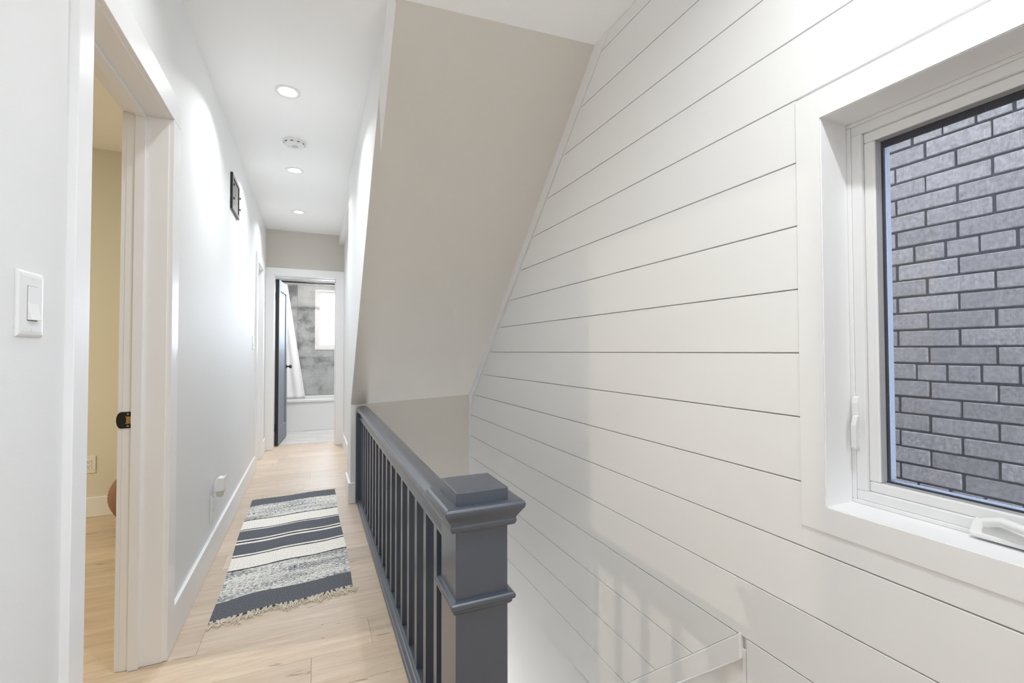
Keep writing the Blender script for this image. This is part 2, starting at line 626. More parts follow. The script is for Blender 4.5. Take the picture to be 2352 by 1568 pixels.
# ------------------------------------------------------------------ window on the right
win = sempty('window_1', (1.185, 0.27, WZ0))
bm = new_bm()      # flat casing around the opening
xa, xb = XR - 0.003, XB0
box(bm, xa, xb, CY0, CY1, WZ1, CZ1)
box(bm, xa, xb, CY0, CY1, CZ0, WZ0)
box(bm, xa, xb, WY1, CY1, WZ0, WZ1)
box(bm, xa, xb, CY0, WY0, WZ0, WZ1)
obj('casing', bm, M_SHIP, win)
bm = new_bm()      # reveal liner boards
t = 0.0015
box(bm, XR + 0.001, 1.292, WY1 - t, WY1 + 0.003, WZ0 - 0.003, WZ1 + 0.003)
box(bm, XR + 0.001, 1.292, WY0 - 0.003, WY0 + t, WZ0 - 0.003, WZ1 + 0.003)
box(bm, XR + 0.001, 1.292, WY0, WY1, WZ1 - t, WZ1 + 0.003)
box(bm, XR + 0.001, 1.292, WY0, WY1, WZ0 - 0.003, WZ0 + t)
obj('reveal', bm, M_TRIM, win)


def frame_ring(bm, x0, x1, y0, y1, z0, z1, w):
    box(bm, x0, x1, y0, y1, z1 - w, z1)
    box(bm, x0, x1, y0, y1, z0, z0 + w)
    box(bm, x0, x1, y0, y0 + w, z0 + w, z1 - w)
    box(bm, x0, x1, y1 - w, y1, z0 + w, z1 - w)


iy0, iy1, iz0, iz1 = WY0 + t, WY1 - t, WZ0 + t, WZ1 - t
bm = new_bm(); frame_ring(bm, 1.288, 1.40, iy0, iy1, iz0, iz1, 0.010)
frame_ring(bm, 1.2905, 1.39, iy0 + 0.010, iy1 - 0.010, iz0 + 0.010, iz1 - 0.010, 0.024)
obj('window_frame', bm, M_VINYL, win, 0.002, 2)
bm = new_bm(); frame_ring(bm, 1.300, 1.3305, iy0 + 0.034, iy1 - 0.034, iz0 + 0.034, iz1 - 0.034, 0.026)
obj('sash', bm, M_VINYL, win, 0.004, 3)
gy0, gy1, gz0, gz1 = iy0 + 0.060, iy1 - 0.060, iz0 + 0.060, iz1 - 0.060
bm = new_bm(); frame_ring(bm, 1.3305, 1.336, gy0 - 0.004, gy1 + 0.004, gz0 - 0.004, gz1 + 0.004, 0.0065)
box(bm, 1.3310, 1.336, gy0, gy1, gz1 - 0.016, gz1 + 0.003)
obj('gasket', bm, M_BLACK, win)
bm = new_bm(); frame_ring(bm, 1.338, 1.362, gy0 - 0.03, gy1 + 0.03, gz0 - 0.03, gz1 + 0.03, 0.033)
obj('outer_sash', bm, mat('shaded_vinyl', (0.11, 0.125, 0.16), 0.5), win, 0.002, 2)  # white vinyl with its outdoor shade put into the blue grey colour
bm = new_bm(); box(bm, 1.3365, 1.3375, gy0 - 0.01, gy1 + 0.01, gz0 - 0.01, gz1 + 0.01)
obj('glass_pane', bm, M_GLASS, win)
bm = new_bm()
vs = [bm.verts.new(p) for p in ((1.3035, gy0 - 0.003, gz0 - 0.003), (1.3035, gy1 + 0.003, gz0 - 0.003), (1.3035, gy1 + 0.003, gz1 + 0.003), (1.3035, gy0 - 0.003, gz1 + 0.003))]
bm.faces.new(vs)
obj('insect_screen', bm, M_SCREEN, win)
# latch
bm = new_bm()
prism(bm, [(1.292, 0.868), (1.292, 1.002), (1.284, 1.0), (1.280, 0.985), (1.280, 0.885), (1.284, 0.870)], 1, 0.722, 0.742 - 0.006)
lt = obj('latch', bm, M_VINYL, win, 0.002, 2)
bm = new_bm()
prism(bm, [(1.281, 0.955), (1.270, 0.952), (1.262, 0.93), (1.262, 0.872), (1.269, 0.868), (1.273, 0.93), (1.281, 0.94)], 1, 0.717, 0.729)
obj('lever', bm, M_VINYL, lt, 0.002, 2)
# crank operator
bm = new_bm()
prism(bm, [(1.293, 0.768), (1.283, 0.768), (1.270, 0.752), (1.262, 0.742), (1.262, 0.733), (1.293, 0.733)], 1, 0.30, 0.503)
cr = obj('crank_base', bm, M_VINYL, win, 0.004, 3)
bm = new_bm()
tube(bm, [(1.266, 0.478, 0.768), (1.262, 0.45, 0.778), (1.255, 0.41, 0.773), (1.252, 0.36, 0.757), (1.252, 0.30, 0.748)], [0.010, 0.010, 0.009, 0.008, 0.008], 10)
obj('crank_handle', bm, M_VINYL, cr, smooth=True)

# ------------------------------------------------------------------ neighbour's brick wall
BX = 2.30
bw = thing('brick_building', (BX, 0.9, -3.0), 'weathered grey brown brick house wall seen through the screened window', 'building')
bm = new_bm(); box(bm, BX + 0.008, BX + 3.0, -0.45, 6.5, -3.0, 2.43)
obj('mortar_bed', bm, M_MORT, bw)
P, BLn = 0.0700, 0.2035
rb = random.Random(11)
stuff = new_bm()
meshes = {}


def brick_at(yc, zc, ln):
    j = rb.uniform(-0.0015, 0.0025)
    if 0.12 < yc < 1.62 and 0.42 < zc < 2.2:
        key = round(ln, 3)
        if key not in meshes:
            b2 = new_bm(); box(b2, -0.002, 0.012, -ln / 2, ln / 2, -P / 2 + 0.0042, P / 2 - 0.0042)
            o = obj('brick', b2, M_BRICK, bw, 0.003, 1, origin=(0, 0, 0))
            meshes[key] = o
        else:
            o = meshes[key].copy(); COL.objects.link(o)
        o.location = Vector((BX + j, yc + rb.uniform(-.002, .002), zc + rb.uniform(-.0015, .0015))) - wpos(bw)
        o.rotation_euler = (rb.uniform(-.006, .006), 0, rb.uniform(-.006, .006))
    else:
        box(stuff, BX - 0.002 + j, BX + 0.012 + j, yc - ln / 2, yc + ln / 2, zc - P / 2 + 0.0042, zc + P / 2 - 0.0042)


for k in range(-32, 20):
    zc = 1.03 + P * k
    if k % 7 == 0:
        pitchy, off = BLn / 2, 0.968
    else:
        pitchy, off = BLn, (1.027 if k % 2 else 0.928) - BLn / 2
    j0 = int((-1.5 - off) / pitchy)
    yy = off + pitchy * (j0 + 0.0)
    while yy < -0.34:
        yy += pitchy
    if k % 7 == 0:
        yy -= pitchy / 2
    while yy < 3.4:
        brick_at(yy, zc, pitchy - 0.0085)
        yy += pitchy
o = obj('brick_courses', stuff, M_BRICK, bw); o['kind'] = 'stuff'
bm = new_bm(); box(bm, 1.42, 30, -30, 40, -3.1, -3.0); box(bm, -20, 1.42, 8.0, 40, -3.1, -3.0)
struct('ground', bm, M_CONC)

# ------------------------------------------------------------------ bedroom behind the left doorway
bm = new_bm()
box(bm, -4.0, XLB, 4.025, 4.12, -0.2, ZC)
struct('wall_bedroom', bm, M_BED)
bm = new_bm()
box(bm, -4.1, -4.0, YB, 4.12, -0.2, ZC)
box(bm, -4.0, XLB, YB - 0.1, YB, -0.2, ZC)
struct('wall_bedroom_far', bm, M_BED)
bm = new_bm(); box(bm, -4.0, XLB - 0.001, 4.010, 4.025, 0.0005, 0.132)
struct('baseboard_bedroom', bm, M_TRIM, bevel=0.002)

# doorway frame
d1 = sempty('door_1', (XL, (D1a + D1b) / 2, 0))
cx0, cx1 = XL - 0.002, XL + 0.016


def cas(name, b, par):
    return boxobj(name, b, M_TRIM, par, 0.002)


cas('casing', (cx0, cx1, D1a - 0.077, D1a - 0.004, 0.001, D1h + 0.003), d1)
cas('casing', (cx0, cx1, D1b + 0.004, D1b + 0.094, 0.001, D1h + 0.003), d1)
cas('casing', (cx0, cx1 + 0.0005, D1a - 0.077, D1b + 0.094, D1h + 0.003, D1h + 0.10), d1)
bm = new_bm()
box(bm, XLB - 0.004, XL + 0.001, D1a - 0.014, D1a, 0.001, D1h)
box(bm, XLB - 0.004, XL + 0.001, D1b, D1b + 0.014, 0.001, D1h)
box(bm, XLB - 0.004, XL + 0.001, D1a - 0.014, D1b + 0.014, D1h, D1h + 0.014)
obj('jamb', bm, M_TRIM, d1, 0.0015)
bm = new_bm()
box(bm, -0.587, -0.556, D1b - 0.011, D1b - 0.0002, 0.001, D1h - 0.011)
box(bm, -0.587, -0.556, D1a + 0.0002, D1a + 0.011, 0.001, D1h - 0.011)
box(bm, -0.587, -0.556, D1a + 0.0002, D1b - 0.0002, D1h - 0.011, D1h - 0.0002)
obj('door_stop', bm, M_TRIM, d1, 0.0015)
cas('casing', (XLB - 0.018, XLB - 0.0005, D1b + 0.002, D1b + 0.080, 0.001, D1h + 0.003), d1)
cas('casing', (XLB - 0.018, XLB - 0.0005, D1a - 0.080, D1a - 0.002, 0.001, D1h + 0.003), d1)
cas('casing', (XLB - 0.018, XLB - 0.0005, D1a - 0.080, D1b + 0.080, D1h + 0.003, D1h + 0.083), d1)
# strike plate on the far jamb
bm = new_bm()
pts = []
for k in range(9):
    a = math.pi / 2 + math.pi * k / 8
    pts.append((-0.617 + 0.014 * math.cos(a), 0.879 + 0.029 * math.sin(a)))
pts += [(-0.5875, 0.850), (-0.5875, 0.908)]
prism(bm, pts, 1, D1b - 0.0025, D1b + 0.0005)
st = obj('strike_plate', bm, M_BLACK, d1, 0.0006, 1)
bm = new_bm()
frame = [(-0.604, -0.590, 0.889, 0.892), (-0.604, -0.590, 0.866, 0.869), (-0.591, -0.589, 0.866, 0.892)]
for x0, x1, z0, z1 in frame:
    box(bm, x0, x1, D1b - 0.0035, D1b - 0.002, z0, z1)
box(bm, -0.602, -0.591, D1b - 0.0029, D1b - 0.0022, 0.868, 0.890)
obj('latch_hole', bm, M_BRASS, st)
for z in (0.900, 0.858):
    bm = new_bm(); lathe(bm, [(0.0035, D1b - 0.003), (0.0035, D1b - 0.0022)], 12, 'y', (-0.597, 0, z))
    obj('screw', bm, M_CHROME, st)

# outlet on the bedroom wall
ou = thing('wall_outlet', (-1.388, 4.025, 0.355), 'cream duplex outlet on the yellowish bedroom wall above the baseboard', 'outlet')
bm = new_bm(); box(bm, -1.427, -1.350, 4.019, 4.0248, 0.297, 0.413)
pl = obj('cover_plate', bm, M_WHITE, ou, 0.002, 2)
boxobj('receptacle', (-1.406, -1.371, 4.0165, 4.0192, 0.322, 0.388), M_WHITE, ou, 0.0008)
bm = new_bm()
for zc in (0.371, 0.339):
    box(bm, -1.3955, -1.3935, 4.0160, 4.0168, zc + 0.001, zc + 0.010)
    box(bm, -1.3835, -1.3815, 4.0160, 4.0168, zc + 0.001, zc + 0.009)
    lathe(bm, [(0.0025, 4.0160), (0.0025, 4.0168)], 10, 'y', (-1.3885, 0, zc - 0.006))
obj('slots', bm, M_DARK, ou)

# ribbed pouf
pf = new_bm()
nu, nv = 176, 28
rings = []
for j in range(nv + 1):
    ph = -math.pi / 2 + math.pi * j / nv
    ring = []
    for i in range(nu):
        th = 2 * math.pi * i / nu + 0.35 * math.sin(ph)
        rr = 0.25 * (abs(math.cos(ph)) ** 0.85) * (1 + 0.055 * math.cos(22 * th))
        ring.append(pf.verts.new((-0.918 + max(rr, 0.002) * math.cos(th), 3.735 + max(rr, 0.002) * math.sin(th), 0.2015 + 0.20 * math.sin(ph))))
    rings.append(ring)
for A_, B_ in zip(rings, rings[1:]):
    for i in range(nu):
        pf.faces.new((A_[i], A_[(i + 1) % nu], B_[(i + 1) % nu], B_[i]))
pf.faces.new(rings[0][::-1]); pf.faces.new(rings[-1])
M_PINK = mat('dusty_pink_knit', (0.33, 0.19, 0.14), 0.9, 0.8, 400, vary=0.2, vscale=60)
po = obj('pouf', pf, M_PINK, smooth=True, origin=(-0.925, 3.735, 0.0))
po['label'] = 'dusty pink ribbed knit pouf half hidden behind the bedroom door jamb'; po['category'] = 'pouf'

# ------------------------------------------------------------------ second doorway on the left, far end
d2 = sempty('door_2', (XL, (D2a + D2b) / 2, 0))
cas('casing', (cx0, cx1, D2a - 0.085, D2a, 0.001, D2h), d2)
cas('casing', (cx0, cx1, D2b, D2b + 0.085, 0.001, D2h), d2)
cas('casing', (cx0, cx1 + 0.0005, D2a - 0.085, D2b + 0.085, D2h, D2h + 0.085), d2)
boxobj('jamb', (XLB, XL, D2b - 0.012, D2b, 0.001, D2h - 0.012), M_TRIM, d2, 0.001)
boxobj('jamb', (XLB, XL, D2a, D2a + 0.012, 0.001, D2h - 0.012), M_TRIM, d2, 0.001)
boxobj('jamb', (XLB, XL, D2a, D2b, D2h - 0.012, D2h), M_TRIM, d2, 0.001)
boxobj('door_leaf', (XLB + 0.005, XLB + 0.04, D2a + 0.014, D2b - 0.014, 0.008, D2h - 0.014), M_TRIM, d2, 0.002)

# ------------------------------------------------------------------ bathroom doorway and room
d3 = sempty('door_3', (-0.07, YE, 0))
bx0, bx1, bh = -0.404, 0.262, 2.0
yf = YE - 0.018
cas('casing', (XL + 0.0005, bx0, yf, YE - 0.0005, 0.001, bh), d3)
cas('casing', (bx1, 0.3515, yf, YE - 0.0005, 0.001, bh), d3)
cas('casing', (XL + 0.0005, 0.3515, yf - 0.0005, YE - 0.0005, bh, bh + 0.088), d3)
bm = new_bm()
box(bm, bx0 - 0.011, bx0 + 0.001, YE - 0.001, YEB + 0.004, 0.001, bh)
box(bm, bx1 - 0.001, bx1 + 0.011, YE - 0.001, YEB + 0.004, 0.001, bh)
box(bm, bx0 - 0.011, bx1 + 0.011, YE - 0.001, YEB + 0.004, bh - 0.001, bh + 0.011)
obj('jamb', bm, M_TRIM, d3, 0.001)
bm = new_bm()
box(bm, bx1 - 0.011, bx1 - 0.0012, YE + 0.06, YE + 0.13, 0.001, bh - 0.011)
box(bm, bx0 + 0.0012, bx1 - 0.0012, YE + 0.06, YE + 0.13, bh - 0.011, bh - 0.0012)
obj('door_stop', bm, M_TRIM, d3, 0.001)

leaf = bpy.data.objects.new('door_leaf', None); COL.objects.link(leaf)
leaf.location = Vector((bx0 + 0.002, YEB + 0.002, 0.012)) - wpos(d3); leaf.parent = d3
leaf.empty_display_size = 0.1
LA = math.radians(-5.2)
LL, LH, LT = 0.655, 1.972, 0.040


def leaf_obj(name, bm, m, bevel=0.0, smooth=False):
    bmesh.ops.rotate(bm, verts=bm.verts[:], cent=(0, 0, 0), matrix=Matrix.Rotation(LA, 3, 'Z'))
    bmesh.ops.translate(bm, verts=bm.verts[:], vec=wpos(leaf))
    return obj(name, bm, m, leaf, bevel, smooth=smooth)


bm = new_bm()                       # stiles and rails around a recessed panel
S = 0.105
box(bm, 0, LT, 0, S, 0, LH); box(bm, 0, LT, LL - S, LL, 0, LH)
box(bm, 0, LT, S, LL - S, 0, 0.20); box(bm, 0, LT, S, LL - S, LH - 0.125, LH)
leaf_obj('stile_frame', bm, M_DOOR, 0.0015)
bm = new_bm(); box(bm, 0.012, LT - 0.012, S - 0.004, LL - S + 0.004, 0.196, LH - 0.121)
leaf_obj('panel', bm, M_DOOR)
bm = new_bm(); box(bm, 0.001, LT - 0.001, -0.0015, 0.0002, 0.001, LH - 0.001)
leaf_obj('hinge_edge', bm, M_IRON)
for z in (0.165, 1.72):
    bm = new_bm()
    lathe(bm, [(0.007, z), (0.007, z + 0.09)], 12, 'z', (0.006, -0.010, 0))
    box(bm, 0.002, 0.026, -0.004, -0.0015, z, z + 0.09)
    leaf_obj('hinge', bm, M_BLACK)
bm = new_bm()
lathe(bm, [(0.026, LT), (0.026, LT + 0.006), (0.011, LT + 0.010), (0.010, LT + 0.032), (0.020, LT + 0.038), (0.026, LT + 0.048), (0.024, LT + 0.060), (0.012, LT + 0.066)], 24, 'x', (0, LL - 0.06, 0.915))
leaf_obj('knob', bm, M_BLACK, smooth=True)

YT = 7.77
bm = new_bm()
box(bm, -1.0, 0.108 - 0.07, YT, YT + 0.15, -0.2, ZC)
box(bm, 0.66, 1.2, YT, YT + 0.15, -0.2, ZC)
box(bm, 0.038, 0.66, YT, YT + 0.15, -0.2, 1.15)
box(bm, 0.038, 0.66, YT, YT + 0.15, 2.09, ZC)
wbath = struct('wall_bath', bm, M_TILEGROUT)
cols = [-0.995, -0.211, 1.19]
rows = [(0.452, 1.036), (1.036, 1.592), (1.592, 2.148), (2.148, 2.528)]
for x0, x1 in zip(cols, cols[1:]):
    for z0, z1 in rows:
        bm = new_bm()
        e = 0.0010
        ya = YT - 0.009
        if x1 < 0:
            box(bm, x0 + e, x1 - e, ya, YT, z0 + e, z1 - e)
        else:
            for bx in ((x0 + e, 0.038, z0 + e, z1 - e), (0.66, x1 - e, z0 + e, z1 - e)):
                box(bm, bx[0], bx[1], ya, YT, bx[2], bx[3])
            if z0 < 1.15:
                box(bm, 0.038, 0.66, ya, YT, z0 + e, min(z1 - e, 1.15))
            if z1 > 2.09:
                box(bm, 0.038, 0.66, ya, YT, max(z0 + e, 2.09), z1 - e)
        obj('wall_tile', bm, M_TILE, wbath)
bm = new_bm()
box(bm, -1.0, -0.9, YEB, YT, -0.2, ZC)
struct('wall_bath_left', bm, M_WALL)
bm = new_bm()
box(bm, 0.95, 1.05, YEB, YT, -0.2, ZC)
struct('wall_bath_right', bm, M_WALL)
bm = new_bm(); box(bm, -0.9, 0.95, YEB + 0.03, YT, -0.24, -0.010)
bfloor = struct('floor_bath', bm, M_SUB)
y = YEB + 0.062
rr = random.Random(5)
while y < 7.14:
    c = rr.uniform(-0.6, 0.3)
    for a, b in ((-0.899, c), (c, 0.949)):
        bm = new_bm(); box(bm, a + 0.0005, b - 0.0005, y + 0.0005, min(y + 0.15, 7.14) - 0.0005, -0.010, 0.002)
        obj('floor_plank', bm, M_VPLANK, bfloor, 0.0007, 1)
    y += 0.15

w2 = sempty('window_2', (0.35, YT, 1.15))
bm = new_bm()
box(bm, 0.038, 0.66, YT - 0.02, YT - 0.0, 2.055, 2.09); box(bm, 0.038, 0.66, YT - 0.02, YT, 1.15, 1.185)
box(bm, 0.038, 0.07, YT - 0.02, YT, 1.185, 2.055); box(bm, 0.628, 0.66, YT - 0.02, YT, 1.185, 2.055)
obj('casing', bm, M_VINYL, w2, 0.002)
bm = new_bm()
box(bm, 0.07, 0.628, YT - 0.006, YT + 0.06, 2.03, 2.055); box(bm, 0.07, 0.628, YT - 0.006, YT + 0.06, 1.185, 1.225)
box(bm, 0.07, 0.11, YT - 0.006, YT + 0.06, 1.225, 2.03); box(bm, 0.588, 0.628, YT - 0.006, YT + 0.06, 1.225, 2.03)
obj('sash', bm, M_VINYL, w2, 0.002)
bm = new_bm(); box(bm, 0.105, 0.593, YT + 0.03, YT + 0.034, 1.22, 2.035)
obj('glass_pane', bm, M_GLASS, w2)
bm = new_bm(); prism(bm, [(YT - 0.021, 1.33), (YT - 0.035, 1.325), (YT - 0.035, 1.26), (YT - 0.021, 1.255)], 0, 0.046, 0.056)
obj('latch', bm, M_VINYL, w2, 0.001)

# bathtub
YTUB = 7.10
tb = thing('bathtub', (0.0, YTUB, 0), 'white bathtub with a plain apron under the tiled bathroom wall', 'bathtub')
bm = new_bm()
box(bm, -0.899, 0.949, YTUB + 0.012, YTUB + 0.03, 0.003, 0.42)
obj('apron', bm, M_TUB, tb, 0.003)
bm = new_bm()      # rim ring and basin
zr = 0.445
ox0, ox1, oy0, oy1 = -0.899, 0.949, YTUB, YT - 0.010
ix0, ix1, jy0, jy1 = -0.80, 0.85, YTUB + 0.075, YT - 0.07
lo = [(-0.72, YTUB + 0.13), (0.78, YTUB + 0.13), (0.78, YT - 0.13), (-0.72, YT - 0.13)]
O1 = [bm.verts.new((x, y_, zr - 0.035)) for x, y_ in ((ox0, oy0), (ox1, oy0), (ox1, oy1), (ox0, oy1))]
O2 = [bm.verts.new((x, y_, zr)) for x, y_ in ((ox0, oy0), (ox1, oy0), (ox1, oy1), (ox0, oy1))]
I1 = [bm.verts.new((x, y_, zr)) for x, y_ in ((ix0, jy0), (ix1, jy0), (ix1, jy1), (ix0, jy1))]
I2 = [bm.verts.new((x, y_, 0.08)) for x, y_ in lo]
for A_, B_ in ((O1, O2), (O2, I1), (I1, I2)):
    for i in range(4):
        bm.faces.new((A_[i], A_[(i + 1) % 4], B_[(i + 1) % 4], B_[i]))
bm.faces.new(I2)
obj('basin', bm, M_TUB, tb, 0.006, 3)

rod = new_bm(); tube(rod, [(-0.899, 7.19, 2.112), (0.949, 7.19, 2.112)], 0.0125, 14)
ro = obj('curtain_rod', rod, M_BLACK, smooth=True, origin=(0, 7.19, 2.112))
ro['label'] = 'black shower curtain rod across the bathroom above the tub'; ro['category'] = 'rod'
bm = new_bm()
nz, ns = 40, 60
G = []
for j in range(nz + 1):
    z = 0.453 + (2.09 - 0.453) * j / nz
    xr_ = -0.092 - 0.15 * (z - 0.5)
    ring = []
    for i in range(ns + 1):
        s = i / ns
        x = -0.80 + (xr_ + 0.80) * s
        amp = 0.008 + 0.022 * (j / nz) * (1 - 0.75 * s)
        ring.append(bm.verts.new((x, 7.215 + amp * math.sin(s * 34 + 0.4 * math.sin(3 * z)) + 0.006 * math.sin(2 * z + 5 * s), z)))
    G.append(ring)
for j in range(nz):
    for i in range(ns):
        bm.faces.new((G[j][i], G[j][i + 1], G[j + 1][i + 1], G[j + 1][i]))
cu = obj('shower_curtain', bm, M_CURT, smooth=True, origin=(-0.6, 7.215, 0.453))
sm = cu.modifiers.new('thickness', 'SOLIDIFY'); sm.thickness = 0.0015
cu['label'] = 'white shower curtain drawn aside behind the open grey door'; cu['category'] = 'curtain'

# ------------------------------------------------------------------ baseboards
BH = 0.15


def bbd(name, boxes):
    bm = new_bm()
    for b in boxes:
        box(bm, *b)
    return struct(name, bm, M_TRIM, bevel=0.0025)


bbd('baseboard_left', [(XL + 0.0002, XL + 0.015, D1b + 0.0945, D2a - 0.0855, 0.0005, BH)])
bbd('baseboard_near', [(XL + 0.0002, XL + 0.015, YB + 0.001, D1a - 0.0775, 0.0005, BH)])
bbd('baseboard_end', [(XL + 0.0002, XL + 0.015, D2b + 0.0855, yf - 0.001, 0.0005, BH)])
bbd('baseboard_middle', [(XM - 0.015, XM - 0.0002, YW - 0.0145, 3.93, 0.0005, BH), (XM - 0.015, XM + 0.036, YW - 0.015, YW - 0.0002, 0.0005, BH + 0.0003)])
bbd('baseboard_recess', [(0.337, 0.3518, 3.93, yf - 0.001, 0.0005, BH)])

# ------------------------------------------------------------------ banister
ban = thing('banister', (0.385, 2.3, 0.0), 'dark slate painted stair banister with square newel post and balusters', 'railing')
NX0, NX1, NY0, NY1 = 0.3165, 0.4505, 1.06, 1.194
bm = new_bm(); box(bm, NX0, NX1, NY0, NY1, -0.0, 0.725)
nw = obj('newel_post', bm, M_SLATE, ban, 0.0025, 2)
bm = new_bm()


def ring_mould(bm, prof, bx0, bx1, by0, by1):
    """square lathe: prof of (outset, z)"""
    R_ = []
    for o_, z in prof:
        R_.append([bm.verts.new(p) for p in ((bx0 - o_, by0 - o_, z), (bx1 + o_, by0 - o_, z), (bx1 + o_, by1 + o_, z), (bx0 - o_, by1 + o_, z))])
    for A_, B_ in zip(R_, R_[1:]):
        for i in range(4):
            bm.faces.new((A_[i], A_[(i + 1) % 4], B_[(i + 1) % 4], B_[i]))
    bm.faces.new(R_[0][::-1]); bm.faces.new(R_[-1])


ring_mould(bm, [(0.004, 0.690), (0.009, 0.690), (0.014, 0.693), (0.0165, 0.698), (0.0175, 0.704), (0.016, 0.709), (0.018, 0.713), (0.022, 0.720), (0.028, 0.729), (0.032, 0.735),
                (0.0345, 0.741), (0.0345, 0.747), (0.032, 0.752), (0.026, 0.7545)], NX0, NX1, NY0, NY1)
obj('newel_cap', bm, M_SLATE, nw, 0.0012, 2)
bm = new_bm(); box(bm, 0.314, 0.447, 1.048, 1.192, 0.750, 0.7855)
obj('cap_block', bm, M_SLATE, nw, 0.0025, 2)
bm = new_bm()
ring_mould(bm, [(-0.002, 0.494), (0.004, 0.496), (0.008, 0.501), (0.009, 0.507), (0.014, 0.511), (0.0155, 0.517), (0.0145, 0.5225), (0.011, 0.525), (-0.002, 0.527)], NX0, NX1, NY0, NY1)
obj('newel_band', bm, M_SLATE, nw, 0.0008, 1)
# handrail
HX = 0.3515
prof = [(-0.040, 0.664), (-0.040, 0.676), (-0.0445, 0.684), (-0.046, 0.692), (-0.044, 0.699), (-0.039, 0.703), (-0.034, 0.704), (-0.028, 0.709), (-0.015, 0.7125), (0, 0.7135),
        (0.015, 0.7125), (0.028, 0.709), (0.034, 0.704), (0.039, 0.703), (0.044, 0.699), (0.046, 0.692), (0.0445, 0.684), (0.040, 0.676), (0.040, 0.664)]
prof = [(-0.021, 0.628), (-0.022, 0.622), (-0.026, 0.618), (-0.028, 0.622), (-0.028, 0.630), (-0.022, 0.636), (-0.020, 0.650), (-0.024, 0.660), (-0.033, 0.666)] + prof[1:-1] + \
       [(0.033, 0.666), (0.024, 0.660), (0.020, 0.650), (0.022, 0.636), (0.028, 0.630), (0.028, 0.622), (0.026, 0.618), (0.022, 0.622), (0.021, 0.628)]
bm = new_bm()
prism(bm, [(HX + p[0] * 0.93, p[1]) for p in prof], 1, NY1 - 0.002, YW - 0.001)
obj('handrail', bm, M_SLATE, ban, smooth=True)
# shoe rail on the floor edge
bm = new_bm()
prism(bm, [(0.306, 0.0008), (0.306, 0.010), (0.309, 0.014), (0.314, 0.0155), (0.316, 0.022), (0.321, 0.026), (0.326, 0.027), (0.329, 0.031), (0.336, 0.032), (0.375, 0.032), (0.384, 0.024), (0.388, 0.010), (0.388, -0.10), (0.3185, -0.10), (0.3185, 0.0008)], 1, NY1 + 0.001, YW - 0.016)
obj('shoe_rail', bm, M_SLATE, ban)
# wall post
bm = new_bm(); box(bm, 0.302, 0.380, YW - 0.030, YW - 0.0005, 0.033, 0.66)
obj('wall_post', bm, M_SLATE, ban, 0.001)
# balusters
bal_y = [1.334 + 0.1370 * k for k in range(17)]
b0 = None
for yy in bal_y:
    if b0 is None:
        bm = new_bm(); box(bm, 0.335, 0.371, -0.018, 0.018, 0.031, 0.634)
        bmesh.ops.translate(bm, verts=bm.verts[:], vec=(0, yy, 0))
        b0 = obj('baluster', bm, M_SLATE, ban, 0.0015, 2, origin=(0.353, yy, 0.031))
    else:
        c = b0.copy(); COL.objects.link(c); c.parent = ban
        c.location = Vector((0.353, yy, 0.031)) - wpos(ban)

# ------------------------------------------------------------------ rug
RFL, RFR, RNR, RNL = Vector((-0.409, 3.945)), Vector((0.172, 4.010)), Vector((0.187, 2.325)), Vector((-0.381, 2.252))


